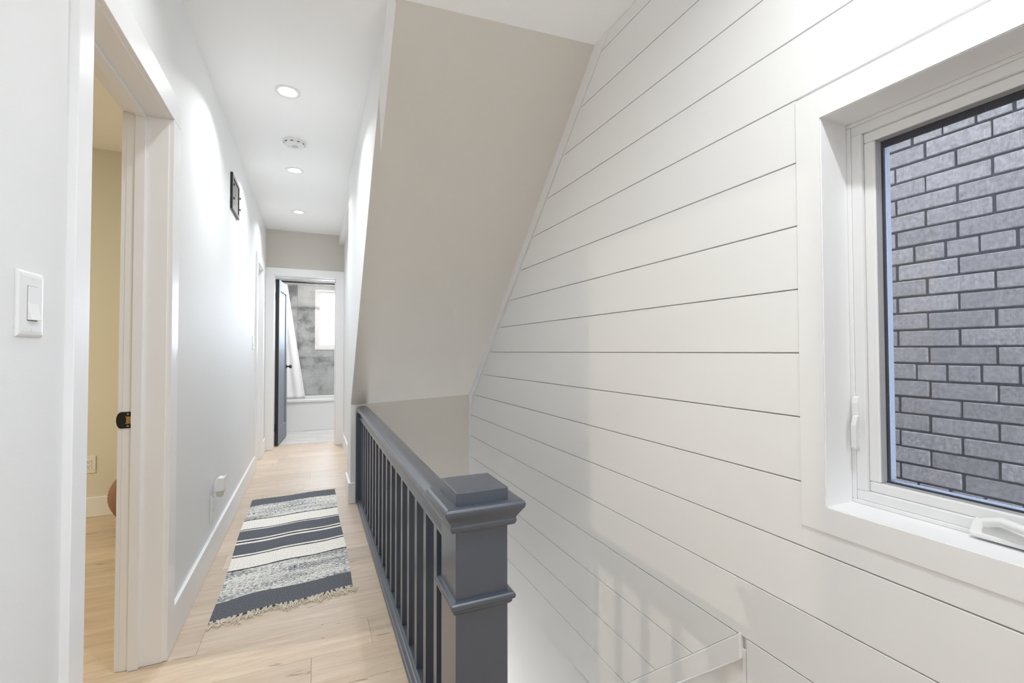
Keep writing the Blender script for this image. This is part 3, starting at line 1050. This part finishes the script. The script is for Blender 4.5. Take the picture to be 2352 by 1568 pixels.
def rug_mat():
    m = bpy.data.materials.new('striped_flatweave')
    m.use_nodes = True
    nt = m.node_tree
    N = nt.nodes.new
    L = nt.links.new
    b = nt.nodes['Principled BSDF']; b.inputs['Roughness'].default_value = 0.95
    b.inputs['Specular IOR Level'].default_value = 0.1
    uv = N('ShaderNodeTexCoord')
    sep = N('ShaderNodeSeparateXYZ'); L(uv.outputs['UV'], sep.inputs[0])
    mp = N('ShaderNodeMapping'); mp.inputs['Scale'].default_value = (5, 60, 1); L(uv.outputs['UV'], mp.inputs['Vector'])
    wob = N('ShaderNodeTexNoise'); wob.inputs['Scale'].default_value = 1.0; L(mp.outputs[0], wob.inputs['Vector'])
    w1 = N('ShaderNodeMath'); w1.operation = 'MULTIPLY_ADD'; w1.inputs[1].default_value = 0.007
    L(wob.outputs['Fac'], w1.inputs[0])
    sub = N('ShaderNodeMath'); sub.operation = 'SUBTRACT'; sub.inputs[1].default_value = 0.0035
    L(sep.outputs[1], sub.inputs[0]); L(sub.outputs[0], w1.inputs[2])
    D, Wt, K, Q = (0.135, 0.142, 0.160), (0.88, 0.845, 0.79), (0.035, 0.035, 0.04), None
    stops = [(0.0, D), (0.089, 'M'), (0.267, K), (0.274, Wt), (0.370, K), (0.3775, Wt), (0.386, D), (0.475, Wt), (0.486, K), (0.500, Wt), (0.513, D), (0.605, Wt), (0.614, K),
             (0.625, Wt), (0.718, K), (0.7245, 'M'), (0.908, D)]
    r = N('ShaderNodeValToRGB'); r.color_ramp.interpolation = 'CONSTANT'
    k = N('ShaderNodeValToRGB'); k.color_ramp.interpolation = 'CONSTANT'
    for ramp, fn in ((r, lambda c: (0.3, 0.3, 0.3) if c == 'M' else c), (k, lambda c: (1, 1, 1) if c == 'M' else (0, 0, 0))):
        el = ramp.color_ramp.elements
        el[0].position = 0; el[0].color = (*fn(stops[0][1]), 1)
        el[1].position = stops[1][0]; el[1].color = (*fn(stops[1][1]), 1)
        for p_, c_ in stops[2:]:
            e = el.new(p_); e.color = (*fn(c_), 1)
        L(w1.outputs[0], ramp.inputs[0])
    # mottled weft
    mp2 = N('ShaderNodeMapping'); mp2.inputs['Scale'].default_value = (34, 320, 1); L(uv.outputs['UV'], mp2.inputs['Vector'])
    n2 = N('ShaderNodeTexNoise'); n2.inputs['Scale'].default_value = 1.0; n2.inputs['Detail'].default_value = 3; n2.inputs['Roughness'].default_value = 0.7
    L(mp2.outputs[0], n2.inputs['Vector'])
    mr = N('ShaderNodeValToRGB')
    mr.color_ramp.elements[0].position = 0.42; mr.color_ramp.elements[0].color = (0.09, 0.10, 0.12, 1)
    mr.color_ramp.elements[1].position = 0.54; mr.color_ramp.elements[1].color = (0.84, 0.82, 0.78, 1)
    # larger drift between darker and lighter weft
    mp3 = N('ShaderNodeMapping'); mp3.inputs['Scale'].default_value = (1.5, 22, 1); L(uv.outputs['UV'], mp3.inputs['Vector'])
    n3 = N('ShaderNodeTexNoise'); n3.inputs['Scale'].default_value = 1.0; L(mp3.outputs[0], n3.inputs['Vector'])
    ad = N('ShaderNodeMath'); ad.operation = 'MULTIPLY_ADD'; ad.inputs[1].default_value = 0.35
    L(n3.outputs['Fac'], ad.inputs[0])
    s2 = N('ShaderNodeMath'); s2.operation = 'SUBTRACT'; s2.inputs[1].default_value = 0.165
    L(n2.outputs['Fac'], s2.inputs[0]); L(s2.outputs[0], ad.inputs[2])
    L(ad.outputs[0], mr.inputs[0])
    mx = N('ShaderNodeMix'); mx.data_type = 'RGBA'
    L(k.outputs[0], mx.inputs['Factor']); L(r.outputs[0], mx.inputs['A']); L(mr.outputs[0], mx.inputs['B'])
    # speckle of the weave
    mp4 = N('ShaderNodeMapping'); mp4.inputs['Scale'].default_value = (110, 330, 1); L(uv.outputs['UV'], mp4.inputs['Vector'])
    n4 = N('ShaderNodeTexNoise'); n4.inputs['Scale'].default_value = 1.0; n4.inputs['Detail'].default_value = 2; L(mp4.outputs[0], n4.inputs['Vector'])
    m4 = N('ShaderNodeMapRange'); m4.inputs['From Min'].default_value = 0.3; m4.inputs['From Max'].default_value = 0.7
    m4.inputs['To Min'].default_value = 0.62; m4.inputs['To Max'].default_value = 1.38; L(n4.outputs['Fac'], m4.inputs['Value'])
    hs = N('ShaderNodeHueSaturation'); L(m4.outputs[0], hs.inputs['Value']); L(mx.outputs['Result'], hs.inputs['Color'])
    L(hs.outputs[0], b.inputs['Base Color'])
    bp = N('ShaderNodeBump'); bp.inputs['Strength'].default_value = 0.5; bp.inputs['Distance'].default_value = 0.002
    L(n2.outputs['Fac'], bp.inputs['Height']); L(bp.outputs[0], b.inputs['Normal'])
    return m


M_RUG = rug_mat()


def rug_p(u, v):
    a = RFL.lerp(RFR, u); b = RNL.lerp(RNR, u)
    p = a.lerp(b, v)
    z = 0.0045 + 0.0035 * max(0, math.sin(7 * v + 2 * u)) * max(0, math.sin(math.pi * u)) ** 0.5
    z += 0.012 * math.exp(-((u - 0.22) ** 2) / 0.02 - ((v - 0.93) ** 2) / 0.002)
    p = p + Vector((0.004 * math.sin(9 * v + 1) * (abs(u - 0.5) * 2), 0.006 * math.sin(11 * u + 4 * v)))
    return Vector((p.x, p.y, z))


rug = thing('rug', (-0.11, 3.13, 0.0), 'grey and cream striped flatweave runner rug with cream tassels on oak floor', 'rug')
bm = new_bm()
uvl = bm.loops.layers.uv.new('UVMap')
nu, nv = 26, 90
T = [[bm.verts.new(rug_p(i / nu, j / nv)) for i in range(nu + 1)] for j in range(nv + 1)]
Bt = [[bm.verts.new(Vector((T[j][i].co.x, T[j][i].co.y, 0.0008))) for i in range(nu + 1)] for j in range(nv + 1)]


def face_uv(vs, uvs):
    f = bm.faces.new(vs)
    for l, q in zip(f.loops, uvs):
        l[uvl].uv = q


for j in range(nv):
    for i in range(nu):
        uvs = [(i / nu, j / nv), ((i + 1) / nu, j / nv), ((i + 1) / nu, (j + 1) / nv), (i / nu, (j + 1) / nv)]
        face_uv((T[j][i], T[j][i + 1], T[j + 1][i + 1], T[j + 1][i]), uvs)
        face_uv((Bt[j][i], Bt[j + 1][i], Bt[j + 1][i + 1], Bt[j][i + 1]), [uvs[0], uvs[3], uvs[2], uvs[1]])
for j in range(nv):
    for i in (0, nu):
        face_uv((T[j][i], Bt[j][i], Bt[j + 1][i], T[j + 1][i]), [(i / nu, j / nv)] * 2 + [(i / nu, (j + 1) / nv)] * 2)
for i in range(nu):
    for j in (0, nv):
        face_uv((T[j][i], T[j][i + 1], Bt[j][i + 1], Bt[j][i]), [(i / nu, min(j / nv, .999)), ((i + 1) / nu, min(j / nv, .999))] * 2)
obj('woven_body', bm, M_RUG, rug, smooth=True)
rt = random.Random(21)


def tassel(u, end):
    bm = new_bm()
    v = 1.0 if end else 0.0
    sgn = -1 if end else 1
    p = rug_p(u, v)
    lean = rt.uniform(-0.9, 0.9)
    ln0 = (rt.uniform(0.038, 0.08) if end else rt.uniform(0.028, 0.055))
    for s in range(9 if end else 6):
        a = lean + rt.uniform(-0.45, 0.45)
        ln = ln0 * rt.uniform(0.7, 1.1)
        curl = rt.uniform(-1.2, 1.2)
        pts = []
        x, y_ = p.x + rt.uniform(-0.006, 0.006), p.y - sgn * 0.002
        ang = a
        for k in range(6):
            z = 0.0022 + 0.004 * math.exp(-k * 0.8) + 0.0022 * abs(math.sin(k * 1.3 + s))
            pts.append((x, y_, z))
            x += math.sin(ang) * ln / 5; y_ += sgn * math.cos(ang) * ln / 5
            ang += curl / 5
        tube(bm, pts, 0.0013, 5)
    lathe(bm, [(0.0012, -0.003), (0.0036, -0.0015), (0.0036, 0.0015), (0.0012, 0.003)], 8, 'y', (p.x, p.y + sgn * 0.004, 0.0042))
    return obj('tassel', bm, M_CREAM, rug)


for k in range(27):
    tassel((k + 0.3 + rt.uniform(0, 0.4)) / 27, True)
for k in range(30):
    tassel((k + 0.3 + rt.uniform(0, 0.4)) / 30, False)

# ------------------------------------------------------------------ switches, outlets, night light, register


def switch(name, base, label, flip=1, detailed=True):
    """flip=+1: plate on a wall facing +x, -1: facing -x"""
    x, yc, zc = base
    o = thing(name, base, label, 'switch')
    w, h = 0.0435, 0.061
    bm = new_bm()
    R_ = []
    for ins, dx in ((0, 0.0003), (0, 0.0025), (0.004, 0.0055), (0.010, 0.0065)):
        R_.append([bm.verts.new((x + flip * dx, yc + sy_ * (w - ins), zc + sz * (h - ins))) for sy_, sz in ((-1, -1), (1, -1), (1, 1), (-1, 1))])
    for A_, B_ in zip(R_, R_[1:]):
        for i in range(4):
            bm.faces.new((A_[i], A_[(i + 1) % 4], B_[(i + 1) % 4], B_[i]))
    bm.faces.new(R_[0][::-1]); bm.faces.new(R_[-1])
    pl = obj('cover_plate', bm, M_WHITE, o)
    bm = new_bm()
    a, b = sorted((x + flip * 0.0060, x + flip * 0.0068))
    box(bm, a, b, yc - 0.0169, yc + 0.0169, zc - 0.0312, zc + 0.0341)
    obj('switch_gap', bm, M_DARK, o)
    bm = new_bm()
    prism(bm, [(x + flip * 0.0062, zc + 0.0335), (x + flip * 0.0080, zc + 0.0335), (x + flip * 0.0078, zc + 0.001), (x + flip * 0.0148, zc - 0.030), (x + flip * 0.0062, zc - 0.030)], 1, yc - 0.0165, yc + 0.0165)
    obj('rocker', bm, M_WHITE, o, 0.0006, 1)
    for dz in (0.048, -0.048):
        bm = new_bm()
        lathe(bm, [(0.003, x + flip * 0.0064), (0.003, x + flip * 0.0073)], 12, 'x', (0, yc, zc + dz))
        obj('screw', bm, M_WHITE, o)
    return o


switch('light_switch', (XL, 1.150, 1.210), 'white rocker light switch on the near left wall beside the bedroom door')
switch('light_switch', (XL, 4.70, 1.20), 'small white light switch on the left wall beside the far left doorway')
switch('light_switch', (0.352, 5.40, 1.21), 'white light switch on the recessed wall right of the bathroom door', -1)

nl = thing('night_light', (XL, 2.93, 0.37), 'white plug in night light with clear bottom low on left wall', 'night light')
bm = new_bm()
pr = [(XL + 0.012, 0.365), (XL + 0.012, 0.415), (XL + 0.020, 0.432), (XL + 0.032, 0.441), (XL + 0.044, 0.438), (XL + 0.054, 0.438), (XL + 0.066, 0.446), (XL + 0.064, 0.43), (XL + 0.061, 0.395), (XL + 0.060, 0.370)]
prism(bm, pr, 1, 2.905, 2.965)
obj('shade', bm, M_WHITE, nl, 0.003, 2)
bm = new_bm(); box(bm, XL + 0.0062, XL + 0.026, 2.915, 2.955, 0.335, 0.372)
obj('plug_body', bm, M_WHITE, nl, 0.006, 3)
bm = new_bm(); prism(bm, [(XL + 0.022, 0.370), (XL + 0.060, 0.370), (XL + 0.058, 0.345), (XL + 0.048, 0.336), (XL + 0.034, 0.336), (XL + 0.024, 0.345)], 1, 2.910, 2.960)
obj('clear_lens', bm, M_PLUG, nl, 0.003, 2)
wo = thing('wall_outlet', (XL, 2.92, 0.28), 'white wall outlet plate holding the night light above left baseboard', 'outlet')
boxobj('cover_plate', (XL + 0.0002, XL + 0.005, 2.878, 2.962, 0.214, 0.348), M_WHITE, wo, 0.002)
boxobj('receptacle', (XL + 0.0048, XL + 0.0062, 2.902, 2.938, 0.245, 0.315), M_WHITE, wo, 0.0005)
bm = new_bm()
for yy in (2.914, 2.926):
    box(bm, XL + 0.006, XL + 0.0066, yy - 0.001, yy + 0.001, 0.262, 0.272)
obj('slots', bm, M_DARK, wo)

vr = thing('air_register', (XL, 3.56, 2.165), 'black cast iron air register with scrolled grille high on left wall', 'vent')
vy0, vy1, vz0, vz1 = 3.408, 3.712, 2.047, 2.284
bm = new_bm(); frame_ring(bm, XL + 0.0005, XL + 0.0135, vy0, vy1, vz0, vz1, 0.026)
rf = obj('register_frame', bm, M_BLACK, vr, 0.002, 2)
bm = new_bm(); frame_ring(bm, XL + 0.0130, XL + 0.0150, vy0 + 0.004, vy1 - 0.004, vz0 + 0.004, vz1 - 0.004, 0.020)
obj('frame_face', bm, M_PEWTER, rf, 0.001, 1)
bm = new_bm(); box(bm, XL + 0.0003, XL + 0.002, vy0 + 0.02, vy1 - 0.02, vz0 + 0.02, vz1 - 0.02)
obj('duct_back', bm, M_DARK, vr)
bm = new_bm()
gw, gh = 7, 5
cw, ch = (vy1 - vy0 - 0.052) / gw, (vz1 - vz0 - 0.052) / gh
for i in range(gw):
    for j in range(gh):
        c0, c1 = vy0 + 0.026 + cw * (i + .5), vz0 + 0.026 + ch * (j + .5)
        rr_ = min(cw, ch) * 0.5
        n = 14
        V = []
        for dx, ra in ((0.006, rr_), (0.0085, rr_ - 0.002), (0.0085, rr_ - 0.006), (0.006, rr_ - 0.007)):
            V.append([bm.verts.new((XL + dx, c0 + ra * math.cos(2 * math.pi * k / n), c1 + ra * math.sin(2 * math.pi * k / n))) for k in range(n)])
        for A_, B_ in zip(V, V[1:]):
            for k in range(n):
                bm.faces.new((A_[k], A_[(k + 1) % n], B_[(k + 1) % n], B_[k]))
        for a in (math.pi / 4, -math.pi / 4):
            dy, dz = math.cos(a) * rr_ * 1.2, math.sin(a) * rr_ * 1.2
            tube(bm, [(XL + 0.007, c0 - dy, c1 - dz), (XL + 0.007, c0 + dy, c1 + dz)], 0.002, 4)
go = obj('scroll_grille', bm, M_PEWTER, vr)
go['kind'] = 'stuff'
for yy, zz in ((vy0 + 0.03, 2.21), (vy0 + 0.03, 2.12), (vy1 - 0.003, 2.2), (vy1 - 0.003, 2.12)):
    boxobj('tab', (XL + 0.012, XL + 0.021, yy - 0.006, yy + 0.006, zz - 0.007, zz + 0.007), M_BLACK, vr, 0.001)

# ------------------------------------------------------------------ ceiling fittings


def pot(x, y_, label, power=POT, z=ZC, lamp_col=(0.93, 0.975, 1.0), r=0.064, spread=134):
    o = thing('recessed_light', (x, y_, z), label, 'light', 'recessed ceiling lights along the hall')
    bm = new_bm()
    lathe_prof = [(r, z - 0.0003), (r, z - 0.0035), (r - 0.004, z - 0.0055), (0.052, z - 0.0055), (0.046, z - 0.0035), (0.033, z - 0.0012)]
    rings_ = []
    n = 40
    for rr_, h in lathe_prof:
        rings_.append([bm.verts.new((x + rr_ * math.cos(2 * math.pi * k / n), y_ + rr_ * math.sin(2 * math.pi * k / n), h)) for k in range(n)])
    for A_, B_ in zip(rings_, rings_[1:]):
        for k in range(n):
            bm.faces.new((A_[k], A_[(k + 1) % n], B_[(k + 1) % n], B_[k]))
    obj('trim_ring', bm, M_WHITE, o, smooth=True)
    bm = new_bm()
    lathe(bm, [(0.0335, z - 0.0008), (0.033, z - 0.0045), (0.027, z - 0.0065), (0.014, z - 0.0075), (0.002, z - 0.0078)], 32, 'z', (x, y_, 0))
    obj('lens', bm, M_LENS, o, smooth=True)
    ld = bpy.data.lights.new('lamp', 'AREA'); ld.shape = 'DISK'; ld.size = 0.07
    ld.spread = math.radians(spread); ld.energy = power; ld.color = lamp_col
    lo_ = bpy.data.objects.new('lamp', ld); COL.objects.link(lo_); lo_.parent = o
    lo_.location = (0, 0, -0.0095)
    return o


pot(-0.130, 2.731, 'largest recessed ceiling light in view, before the smoke detector', POT * 0.88)
pot(-0.133, 3.908, 'round recessed ceiling light just beyond the smoke detector', POT * 0.85)
pot(-0.133, 5.064, 'smallest recessed ceiling light near the bathroom door', POT * 0.8)
pot(-0.130, 1.560, 'recessed ceiling light over the bedroom doorway, nearest the landing', POT * 0.35)
pot(0.66, 0.28, 'recessed ceiling light over the landing near the window', POT * 1.85, spread=160)
pd = thing('landing_fill_lamp', (0.62, -1.25, ZC), 'added globe fill lamp over the landing behind the camera', 'light')  # unseen lamp, added to lift the ceiling and walls
bm = new_bm(); lathe(bm, [(0.06, ZC - 0.001), (0.06, ZC - 0.02), (0.02, ZC - 0.035), (0.02, ZC - 0.16), (0.05, ZC - 0.17), (0.05, ZC - 0.19)], 24, 'z', (0.62, -1.25, 0))
obj('canopy', bm, M_WHITE, pd, smooth=True)
bm = new_bm(); lathe(bm, [(0.02, 0.098), (0.06, 0.08), (0.09, 0.045), (0.10, 0.0), (0.09, -0.045), (0.06, -0.08), (0.02, -0.098)], 32, 'z', (0.62, -1.25, ZC - 0.285))
obj('globe', bm, emit('landing_fill_glow', (0.94, 0.97, 1.0), 30.0), pd, smooth=True)
pot(0.1, 6.45, 'unseen recessed ceiling light added over the bathroom floor', POT * 3.4, lamp_col=(1, 0.99, 0.97), spread=170)  # unseen lamp, added to brighten the bathroom
pot(-3.2, 2.35, 'recessed ceiling light inside the bedroom', POT * 7.8, lamp_col=(1.0, 0.91, 0.70), spread=180)

gl = thing('stair_fill_lamp', (1.10, 2.75, -1.75), 'added globe fill light low in the stairwell on the shiplap wall', 'light')  # unseen lamp, added to brighten the stairwell walls from below
bm = new_bm(); lathe(bm, [(0.05, -0.001), (0.05, -0.02), (0.03, -0.03), (0.03, -0.05)], 24, 'x', (XR - 0.001, 2.75, -1.75))
obj('fill_lamp_base', bm, M_WHITE, gl, smooth=True)
bm = new_bm(); lathe(bm, [(0.008, -0.075), (0.05, -0.06), (0.075, -0.02), (0.08, 0.0), (0.075, 0.02), (0.05, 0.06), (0.008, 0.075)], 28, 'z', (XR - 0.13, 2.75, -1.75))
obj('globe', bm, emit('stair_fill_glow', (1.0, 0.98, 0.95), 20.0), gl, smooth=True)

sd = thing('smoke_detector', (-0.118, 3.375, ZC), 'round white smoke detector on the ceiling between two recessed lights', 'smoke detector')
cxs, cys = -0.118, 3.375
bm = new_bm()
lathe(bm, [(0.072, ZC - 0.0004), (0.072, ZC - 0.010), (0.069, ZC - 0.014)], 48, 'z', (cxs, cys, 0))
obj('base_ring', bm, M_WHITE, sd, smooth=True)
bm = new_bm()
lathe(bm, [(0.066, ZC - 0.013), (0.064, ZC - 0.022), (0.056, ZC - 0.031), (0.040, ZC - 0.036), (0.010, ZC - 0.038)], 48, 'z', (cxs, cys, 0))
obj('cover', bm, M_WHITE, sd, smooth=True)
bm = new_bm(); lathe(bm, [(0.020, ZC - 0.0355), (0.020, ZC - 0.0395), (0.017, ZC - 0.0405), (0.005, ZC - 0.041)], 28, 'z', (cxs + 0.004, cys - 0.012, 0))
obj('test_button', bm, mat('button_grey', (0.6, 0.6, 0.6), 0.4), sd, smooth=True)
for k in range(10):
    a = 2 * math.pi * k / 10 + 0.1
    bm = new_bm()
    box(bm, -0.0085, 0.0085, -0.0015, 0.0015, -0.0022, 0.0022)
    bmesh.ops.rotate(bm, verts=bm.verts[:], cent=(0, 0, 0), matrix=Matrix.Rotation(a + math.pi / 2, 3, 'Z'))
    bmesh.ops.translate(bm, verts=bm.verts[:], vec=(cxs + 0.0645 * math.cos(a), cys + 0.0645 * math.sin(a), ZC - 0.0185))
    obj('vent_slot', bm, M_DARK, sd)
for k in range(3):
    bm = new_bm(); lathe(bm, [(0.0016, ZC - 0.0364), (0.0016, ZC - 0.0378)], 8, 'z', (cxs - 0.022 - 0.006 * k, cys - 0.004 - 0.001 * k, 0))
    obj('indicator_hole', bm, M_DARK, sd)
